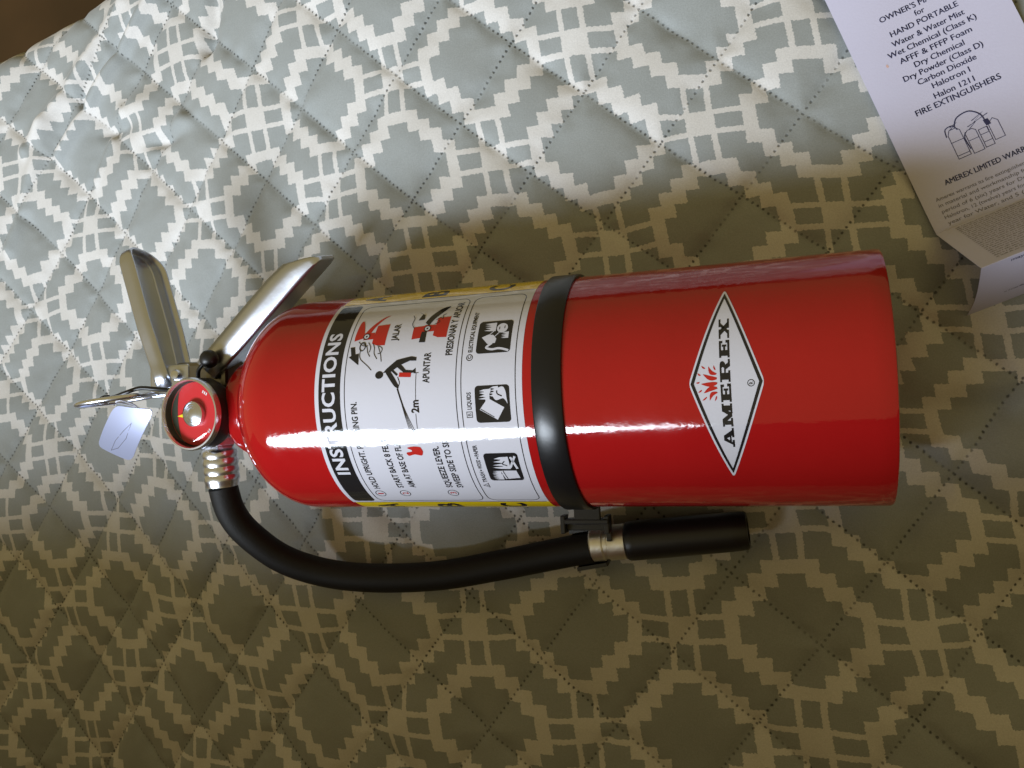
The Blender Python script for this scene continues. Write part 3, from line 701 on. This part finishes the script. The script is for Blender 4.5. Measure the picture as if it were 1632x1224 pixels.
def tray(name, o0, L, Wd, length, width, wall, tipr, mat, parent, root_w=None, tipcut=0.35, tiplen=None):
    """sheet-metal lever: flat web with a wall turned up along both sides and round the tip"""
    L = Vector(L).normalized(); Wd = Vector(Wd); Wd = (Wd - L * Wd.dot(L)).normalized(); N = L.cross(Wd)
    rw = root_w or width; out = [(0.0, -rw / 2)]
    for k in range(1, 8): out.append(((length - tipr) * k / 8, -(rw + (width - rw) * min(1, k / 4)) / 2))
    for k in range(13):
        a = -math.pi / 2 + math.pi / 2 * k / 12; out.append((length - tipr + tipr * math.cos(a), -width / 2 + tipr + tipr * math.sin(a)))
    for k in range(13):
        a = math.pi / 2 * k / 12; out.append((length - tipr + tipr * math.cos(a), width / 2 - tipr + tipr * math.sin(a)))
    for k in range(7, 0, -1): out.append(((length - tipr) * k / 8, (rw + (width - rw) * min(1, k / 4)) / 2))
    out.append((0.0, rw / 2))
    rings = []
    cx, cy = length * 0.45, 0.0
    def inset(d):
        res = []
        for i, (a, b_) in enumerate(out):
            p = Vector((a, b_)); q0 = Vector(out[max(i - 1, 0)]); q1 = Vector(out[min(i + 1, len(out) - 1)]); t = (q1 - q0).normalized(); nn = Vector((-t.y, t.x))
            res.append((max(0, p.x + nn.x * d), p.y + nn.y * d))
        return res
    prof_ = [(0.0, wall), (0.0, wall * 0.5), (0.05, 1.5), (0.25, 0.7), (0.7, 0.2), (1.4, 0.0), (2.4, 0.0)]; tl = tiplen or tipr
    V = []; F = []; o0 = Vector(o0)
    for d_, h in prof_:
        for a, b_ in inset(d_):
            tap = 1.0 - tipcut * (max(0, (a - length + tl) / tl)) ** 1.6 if h > 1 else 1.0
            V.append(o0 + L * a + Wd * b_ + N * h * tap)
    n = len(out)
    for i in range(len(prof_) - 1):
        for k in range(n - 1): F.append((i * n + k, i * n + k + 1, (i + 1) * n + k + 1, (i + 1) * n + k))
    b0 = (len(prof_) - 1) * n
    for k in range(n // 2 - 1 + n % 2): F.append((b0 + k, b0 + k + 1, b0 + n - 2 - k, b0 + n - 1 - k))
    o = mesh_obj(name, V, F, mat, parent); shade_auto(o, 35)
    so = o.modifiers.new('sheet', 'SOLIDIFY'); so.thickness = 0.0012; so.offset = 0
    return o
def dirL(a): return EXTI.to_3x3() @ Vector(a)
# operating lever (away from the cylinder) and carry handle (over the shoulder)
tray('operating_lever', LW((-326, 24, 42)), dirL((-25, 82, 0)), dirL((0.1, 0.1, 1)), 86, 31, 9.0, 12, 'steel', ext, 24)
tray('carry_handle', LW((-289, 32, 43)), dirL((0.743, 0.669, 0)), dirL((-0.20, 0.20, -0.95)), 89, 28, 13.0, 5, 'steel', ext, 24, 0.9, 20)
bm = bmesh.new(); box(bm, LW((-318, 30, 42)), WX, WY, WZ, 26, 18, 22, 1.5); bm_obj('lever_bracket', bm, 'steel', ext)
lathe('pivot_rivet', [(0.4, 0), (3.0, 0), (3.4, 1), (3.0, 26), (2.4, 27), (0.4, 27.4)], 'chrome', ext, origin=LW((-312, 33, 29)), axis=WZ, seg=20)

# ---- pressure gauge (faces the front)
gc = LW((-288.0, 10.5, 75)); gax = dirL((-0.10, -0.04, 1)).normalized(); gref = dirL((0, 1, 0))
GS = 1.16
def gp(L): return [(r_ * GS, h_) for r_, h_ in L]
G = lathe('pressure_gauge', gp([(6, -26), (6, -17), (13.0, -16.5), (15.4, -14.5), (16.2, -12), (16.2, -2.6), (15.6, -1.2), (14.9, -1.2), (14.7, -5.2), (0.3, -5.2)]), 'black_plastic', ext, origin=gc, axis=gax, seg=64, ref=gref)
gx = dirL((-1, 0, 0)); gx = (gx - gax * gx.dot(gax)).normalized(); gy = gax.cross(gx)
def gmap(h): return lambda a, b_: gc + gx * a * GS + gy * b_ * GS + gax * h
print_obj('dial_face', poly2d(circle2d(0, 0, 14.3, 48)), gmap(-5.1), 'gauge_red', G, None)
cres = [(14.0 * math.cos(math.radians(a)), 14.0 * math.sin(math.radians(a))) for a in range(-62, 63, 6)] + [(7.0 + 3.4 * math.cos(math.radians(a)), 12.2 * math.sin(math.radians(a))) for a in range(62, -63, -8)]
print_obj('dial_sector', poly2d(cres), gmap(-5.0), 'gauge_dark', G, None)
print_obj('needle', poly2d([(2.5, -1.1), (9.6, 0.8), (2.5, 2.2)]), gmap(-3.6), 'needle', G, None)
lathe('hub', gp([(5.6, -4.8), (5.6, -2.6), (5.0, -2.2), (4.8, -2.5), (4.0, -2.1), (3.7, -2.4), (2.9, -2.0), (2.6, -2.3), (1.6, -1.9), (0.2, -1.8)]), 'chrome', G, origin=gc, axis=gax, seg=40, smooth_ang=25)
for k, (tx_, ln) in enumerate(((3, 3.6), (2, 3.2))):
    vf = merge2d([stroke2d([(0.3 + q_ * 1.1, 0.0), (0.3 + q_ * 1.1, 1.3)], 0.55) for q_ in range(tx_)]); ang = (-2.1, 2.4)[k]; ca_, sa_ = math.cos(ang), math.sin(ang)
    rot = [((x_ - ln / 2) * -sa_ + 10.2 * ca_ + (y_) * ca_ * 0.9, (x_ - ln / 2) * ca_ + 10.2 * sa_ + y_ * sa_) for x_, y_ in vf[0]]
    print_obj('dial_mark', (rot, vf[1]), gmap(-4.95), 'white_ink', G, None)
lathe('lens', gp([(14.7, -1.6), (14.7, -0.2), (13.9, 0.9), (11.5, 1.7), (6, 2.3), (0.2, 2.5)]), 'lens', G, origin=gc, axis=gax, seg=64, ref=gref, cap=False)
lathe('bezel', gp([(14.8, -1.3), (15.2, 0.1), (15.9, 0.0), (16.4, -1.2), (16.4, -3.0), (15.9, -3.2), (15.0, -2.6), (14.8, -1.3)]), 'chrome', G, origin=gc, axis=gax, seg=64, ref=gref, cap=False)

# ---- ring pin
c_ = Vector((-345.0, 20.6, 62.0)); e1_ = Vector((-33.2, -5.2, 25)).normalized(); vw = (Vector((0, 0, 437)) - c_).normalized()
e2_ = (vw - e1_ * vw.dot(e1_)).normalized(); e3_ = e1_.cross(e2_); e2_ = (e2_ + e3_ * 0.05).normalized()
rp = [c_ + (e1_ * math.cos(2 * math.pi * k / 48) + e2_ * math.sin(2 * math.pi * k / 48)) * 20.5 for k in range(49)]
ring = tube('pull_ring', [LW(p) for p in rp], 1.45, 'chrome', ext, seg=12, smooth_path=False)
tube('safety_pin', [LW(p) for p in ((-329.5, 23, 50.5), (-322, 24, 48), (-300, 26, 46))], 1.7, 'chrome', ring, seg=12)

# ---- black tamper seal (cord with bead) and foil tag
seal = tube('tamper_seal', [LW(p) for p in ((-347, 20.6, 70), (-338.3, 21.9, 70.5), (-332, 23.6, 70.5), (-323.5, 25.8, 69), (-315, 25, 66), (-307, 24, 60))], 1.15, 'black_plastic', ext, seg=12)
lathe('seal_knob', [(0.3, -2.6), (1.9, -2.4), (2.3, 0), (1.9, 2.4), (0.3, 2.6)], 'black_plastic', seal, origin=LW((-345.5, 20.9, 70)), axis=dirL((1, 0.15, 0)), seg=20)
tube('seal_cord', [LW(p) for p in ((-285.5, 39.2, 62), (-289, 36.6, 62), (-293, 33.7, 60), (-297, 27.3, 55), (-300, 22, 52))], 1.1, 'black_plastic', seal, seg=12)
bd = LW((-284.6, 39.7, 62)); lathe('seal_bead', [(4.9 * math.sin(math.pi * k / 16) + 0.02, -4.9 * math.cos(math.pi * k / 16)) for k in range(17)], 'black_plastic', seal, origin=bd, axis=WZ, seg=32)

# foil tag hanging from the ring
TC = [Vector(p) for p in ((-361.4, 18.6, 46), (-333.5, 15.0, 46), (-369.8, -14.9, 24), (-394.9, -4.8, 24))]
def tag_pt(a, b_, h=0.0):
    top = TC[0].lerp(TC[1], a); bot = TC[3].lerp(TC[2], a); p = top.lerp(bot, b_)
    nn = (TC[1] - TC[0]).cross(TC[3] - TC[0]).normalized()
    if nn.z < 0: nn = -nn
    return p + nn * (h + 2.2 * math.sin(b_ * math.pi) + 0.6 * math.sin(a * math.pi))
tpos = (TC[0] + TC[1]) / 2
tg = empty('foil_tag', Matrix.Translation(tpos * MM))
tag(tg, 'small silvery blue tag hanging from the pull ring beside the gauge', 'tag')
outl = rrect(0, 0, 1, 1, 0.12)
bm = bmesh.new()
gN = 14; vv_ = {}
for lay, h in ((0, 0.25), (1, -0.25)):
    for i in range(gN + 1):
        for j_ in range(gN + 1):
            a, b_ = i / gN, j_ / gN
            # pull the grid corners in so the plate has rounded corners
            x_, y_ = a * 2 - 1, b_ * 2 - 1; rr_ = 0.72
            k = max(0, (abs(x_) - rr_) / (1 - rr_)), max(0, (abs(y_) - rr_) / (1 - rr_)); m_ = math.hypot(*k)
            if k[0] > 0 and k[1] > 0:
                f_ = max(k) / m_; x_ = math.copysign(rr_ + (1 - rr_) * k[0] * f_, x_); y_ = math.copysign(rr_ + (1 - rr_) * k[1] * f_, y_)
            vv_[lay, i, j_] = bm.verts.new(tag_pt((x_ + 1) / 2, (y_ + 1) / 2, h) - tpos)
for lay in (0, 1):
    for i in range(gN):
        for j_ in range(gN): bm.faces.new([vv_[lay, i, j_], vv_[lay, i + 1, j_], vv_[lay, i + 1, j_ + 1], vv_[lay, i, j_ + 1]])
rim = [(i, 0) for i in range(gN)] + [(gN, j_) for j_ in range(gN)] + [(i, gN) for i in range(gN, 0, -1)] + [(0, j_) for j_ in range(gN, 0, -1)]
for k in range(len(rim)):
    a, c = rim[k], rim[(k + 1) % len(rim)]; bm.faces.new([vv_[(0,) + a], vv_[(0,) + c], vv_[(1,) + c], vv_[(1,) + a]])
pl_ = bm_obj('plate', bm, 'tag', tg); shade_auto(pl_, 50)
print_obj('outline_mark', stroke2d([(0.52, 0.42), (0.62, 0.26), (0.66, 0.55), (0.56, 0.80), (0.40, 0.92), (0.42, 0.66)], 0.014, True), lambda a, b_: tag_pt(a, b_, 0.42) - tpos, 'tag_line', tg, None)
tube('tie_loop', [p - tpos for p in (Vector((-347, 17.2, 46.5)), Vector((-349, 18.6, 52)), Vector((-350, 19.6, 57.5)), Vector((-346, 20.4, 58)), Vector((-345, 18.6, 51)), Vector((-346, 17.0, 46.2)))], 0.5, 'white_label', tg, seg=8)

# ================================================================== OWNER'S MANUAL
man_o = empty('owner_manual', Matrix.Translation(Vector((ML0[0], ML0[1], 0)) * MM))
tag(man_o, 'white folded paper booklet of printed text beside the extinguisher base', 'booklet')
DU = Vector((MDU[0], MDU[1], 0)); DV = Vector((MDV[0], MDV[1], 0))
def man_pt(t, v, h=0.0):
    """v: distance down the sheet; flat page, then a tent fold (ridge), then the last flap"""
    A_, B_, C_ = 131.0, 56.0, 52.5
    w = 0.5 * math.sin(t * 0.09 + v * 0.02)
    def line(v):
        if v < A_: z = MZ + w + 1.2 * max(0, (v - 112) / 19) ** 2; return DV * v, z
        if v < A_ + B_:
            k = (v - A_) / B_; return DV * (A_ + 25.6 * k) + DU * (-0.6 * k), MZ + w + 1.2 + 45.6 * k
        k = (v - A_ - B_) / C_; bul = math.sin(k * math.pi)
        return DV * (A_ + 25.6 + 15 * k + 2.0 * bul) + DU * (-0.6 - 1.9 * k), MZ + 46.8 - 46.8 * k
    p, z = line(v); p2, z2 = line(v + 0.5); tv = Vector((p2.x - p.x, p2.y - p.y, z2 - z)).normalized(); nn = DU.cross(tv)
    if nn.z < 0: nn = -nn
    return Vector((p.x, p.y, z)) + DU * t + nn * h
def man_panel(name, v0, v1, nv):
    nt_ = 12; bm = bmesh.new(); g = {}
    for lay, h in ((0, 0.0), (1, -0.25)):
        for i in range(nt_ + 1):
            for j_ in range(nv + 1):
                vv2 = v0 + (v1 - v0) * j_ / nv; vv2 = min(max(vv2, v0 + 1e-3), v1 - 1e-3)
                g[lay, i, j_] = bm.verts.new(man_pt(MW * i / nt_, vv2, h))
    for i in range(nt_):
        for j_ in range(nv):
            bm.faces.new([g[0, i, j_], g[0, i, j_ + 1], g[0, i + 1, j_ + 1], g[0, i + 1, j_]]); bm.faces.new([g[1, i, j_], g[1, i + 1, j_], g[1, i + 1, j_ + 1], g[1, i, j_ + 1]])
    rim = [(i, 0) for i in range(nt_)] + [(nt_, j_) for j_ in range(nv)] + [(i, nv) for i in range(nt_, 0, -1)] + [(0, j_) for j_ in range(nv, 0, -1)]
    for k in range(len(rim)):
        a, c = rim[k], rim[(k + 1) % len(rim)]; bm.faces.new([g[(0,) + a], g[(1,) + a], g[(1,) + c], g[(0,) + c]])
    o = bm_obj(name, bm, 'paper', man_o); shade_auto(o, 40); return o
page = man_panel('front_page', -60.0, 131.0, 60)
fold = man_panel('folded_panel', 131.0, 187.0, 20)
flap = man_panel('end_flap', 187.0, 239.5, 20)
def mprint(parent, mat, vf, t0, v0, heavy=0.0):      # text: +x across, +y toward the top of the page
    if heavy: vf = merge2d([vf, shift2d(vf, heavy, 0.0), shift2d(vf, heavy / 2, heavy / 2)])
    return print_obj('lettering', vf, lambda x_, y_: man_pt(t0 + x_, v0 - y_, 0.12), mat, parent, 4.0)
for txt, t0, t1, v, cap, bd_ in (("OWNER'S MANUAL", 17.6, 52.0, 25.4, 2.7, .010), ('for', 32.6, 37.2, 29.5, 2.7, .012), ('HAND PORTABLE', 19.2, 50.8, 34.1, 2.7, .010), ('Water & Water Mist', 18.0, 51.6, 39.1, 2.7, .010), ('Wet Chemical (Class K)', 14.2, 55.2, 43.6, 2.7, .010),
                               ('AFFF & FFFP Foam', 17.8, 51.2, 48.3, 2.7, .010), ('Dry Chemical', 23.0, 46.0, 52.7, 2.7, .010), ('Dry Powder (Class D)', 16.0, 52.6, 57.1, 2.7, .010), ('Carbon Dioxide', 21.0, 47.8, 61.4, 2.7, .010), ('Halotron I', 26.0, 43.2, 65.7, 2.7, .010), ('Halon 1211', 24.8, 43.2, 70.7, 2.7, .010), ('FIRE EXTINGUISHERS', 14.4, 53.2, 75.0, 2.8, .010), ('AMEREX LIMITED WARRANTY', 12.8, 58.0, 111.0, 2.5, .010)):
    mprint(page, 'navy_ink', text2d(txt, t1 - t0, cap, 0.0), t0, v, 0.14 if bd_ == .010 else 0.1)
for k, txt in enumerate(('Amerex warrants its fire extinguishers to be free from', 'in material and workmanship from the date of', 'period of 6 (six) years for Dry Chemical, and', 'Halotron, 12 (twelve) years for High Performance', 'year for Water, and 5 (five) years for all')):
    mprint(page, 'grey_ink', text2d(txt, 58.0, 1.7, 0.006), 6.2 + 0.1 * k, 116.6 + 3.1 * k)
# extinguisher family drawing on the page
def mp(L, w=0.28, closed=False): return stroke2d([(22 + a * 0.215, 103 - b_ * 0.19) for a, b_ in L], w, closed)
pic = [mp(curve2d([(0, 30), (4, 10), (20, 8), (26, 22)]), .5), mp([(4, 28), (4, 92), (30, 92), (30, 24), (24, 16), (10, 16), (4, 28)]), mp([(4, 48), (30, 48)]), mp([(4, 84), (30, 84)]), mp(curve2d([(22, 14), (34, -6), (60, -10), (78, 8), (82, 30)]), .6),
       mp([(36, 40), (36, 94), (58, 94), (58, 40), (52, 34), (42, 34), (36, 40)]), mp([(36, 60), (58, 60)]), mp([(62, 44), (62, 92), (80, 92), (80, 44), (62, 44)]), mp([(84, 40), (84, 84), (104, 84), (104, 40), (96, 30), (84, 40)]), mp([(62, 58), (80, 58)]), mp([(62, 78), (80, 78)]),
       mp(curve2d([(38, 36), (32, 50), (34, 80)]), .5), mp([(46, 34), (64, 22), (46, 26)], .4), mp([(12, 16), (30, 4), (14, 10)], .4), mp([(58, 16), (84, 6), (60, 22), (92, 14)], .4), poly2d([(22 + a * 0.215, 103 - b_ * 0.19) for a, b_ in ((78, 26), (88, 26), (90, 42), (80, 42))]), mp([(80, 44), (80, 56)], .5)]
V2, F2 = merge2d(pic)
print_obj('line_drawing', (V2, F2), lambda x_, y_: man_pt(x_, 187 - y_ + 0.0 if False else 84.5 + (103 - y_), 0.12), 'navy_ink', page, 4.0)
print_obj('red_speck', poly2d(circle2d(0, 0, 0.55, 10, 0.9)), lambda x_, y_: man_pt(12.2 + x_, 46.3 - y_, 0.1), 'paper_mark', page, None)
# tiny print: rows of word-length dashes, too small to read
def fine_rows(name, parent, t0, t1, v0, v1, pitch, hgt, mat, seed, slope=0.0):
    rs = random.Random(seed); parts = []; v = v0; r_ = 0
    while v < v1:
        t = t0 + slope * r_
        while t < t1 - 1:
            w_ = rs.uniform(0.5, 3.2); w_ = min(w_, t1 - t); x_ = t
            while x_ < t + w_ - 0.2:
                c_w = rs.uniform(0.22, 0.42); hh = hgt * rs.choice((0.6, 0.6, 0.65, 1.0)); parts.append(([(x_, -v), (x_ + c_w * 0.72, -v), (x_ + c_w * 0.72, -v + hh), (x_, -v + hh)], [(0, 1, 2, 3)])); x_ += c_w
            t += w_ + 0.45
        v += pitch; r_ += 1
    o = print_obj(name, merge2d(parts), lambda x_, y_: man_pt(x_, -y_, 0.12), mat, parent, None); o['kind'] = 'stuff'
fine_rows('small_print', fold, 8.0, 66.0, 134.0, 184.5, 2.3, 1.15, 'grey_ink', 5)
mprint(flap, 'navy_ink', text2d('may have', 12.0, 2.0, 0.01), 12.0, 190.6)
fine_rows('small_print', flap, 24.0, 62.0, 194.5, 216.0, 3.0, 1.3, 'navy_ink', 6)
fine_rows('small_print', flap, 13.0, 26.0, 221.0, 223.0, 4.2, 1.5, 'navy_ink', 7)
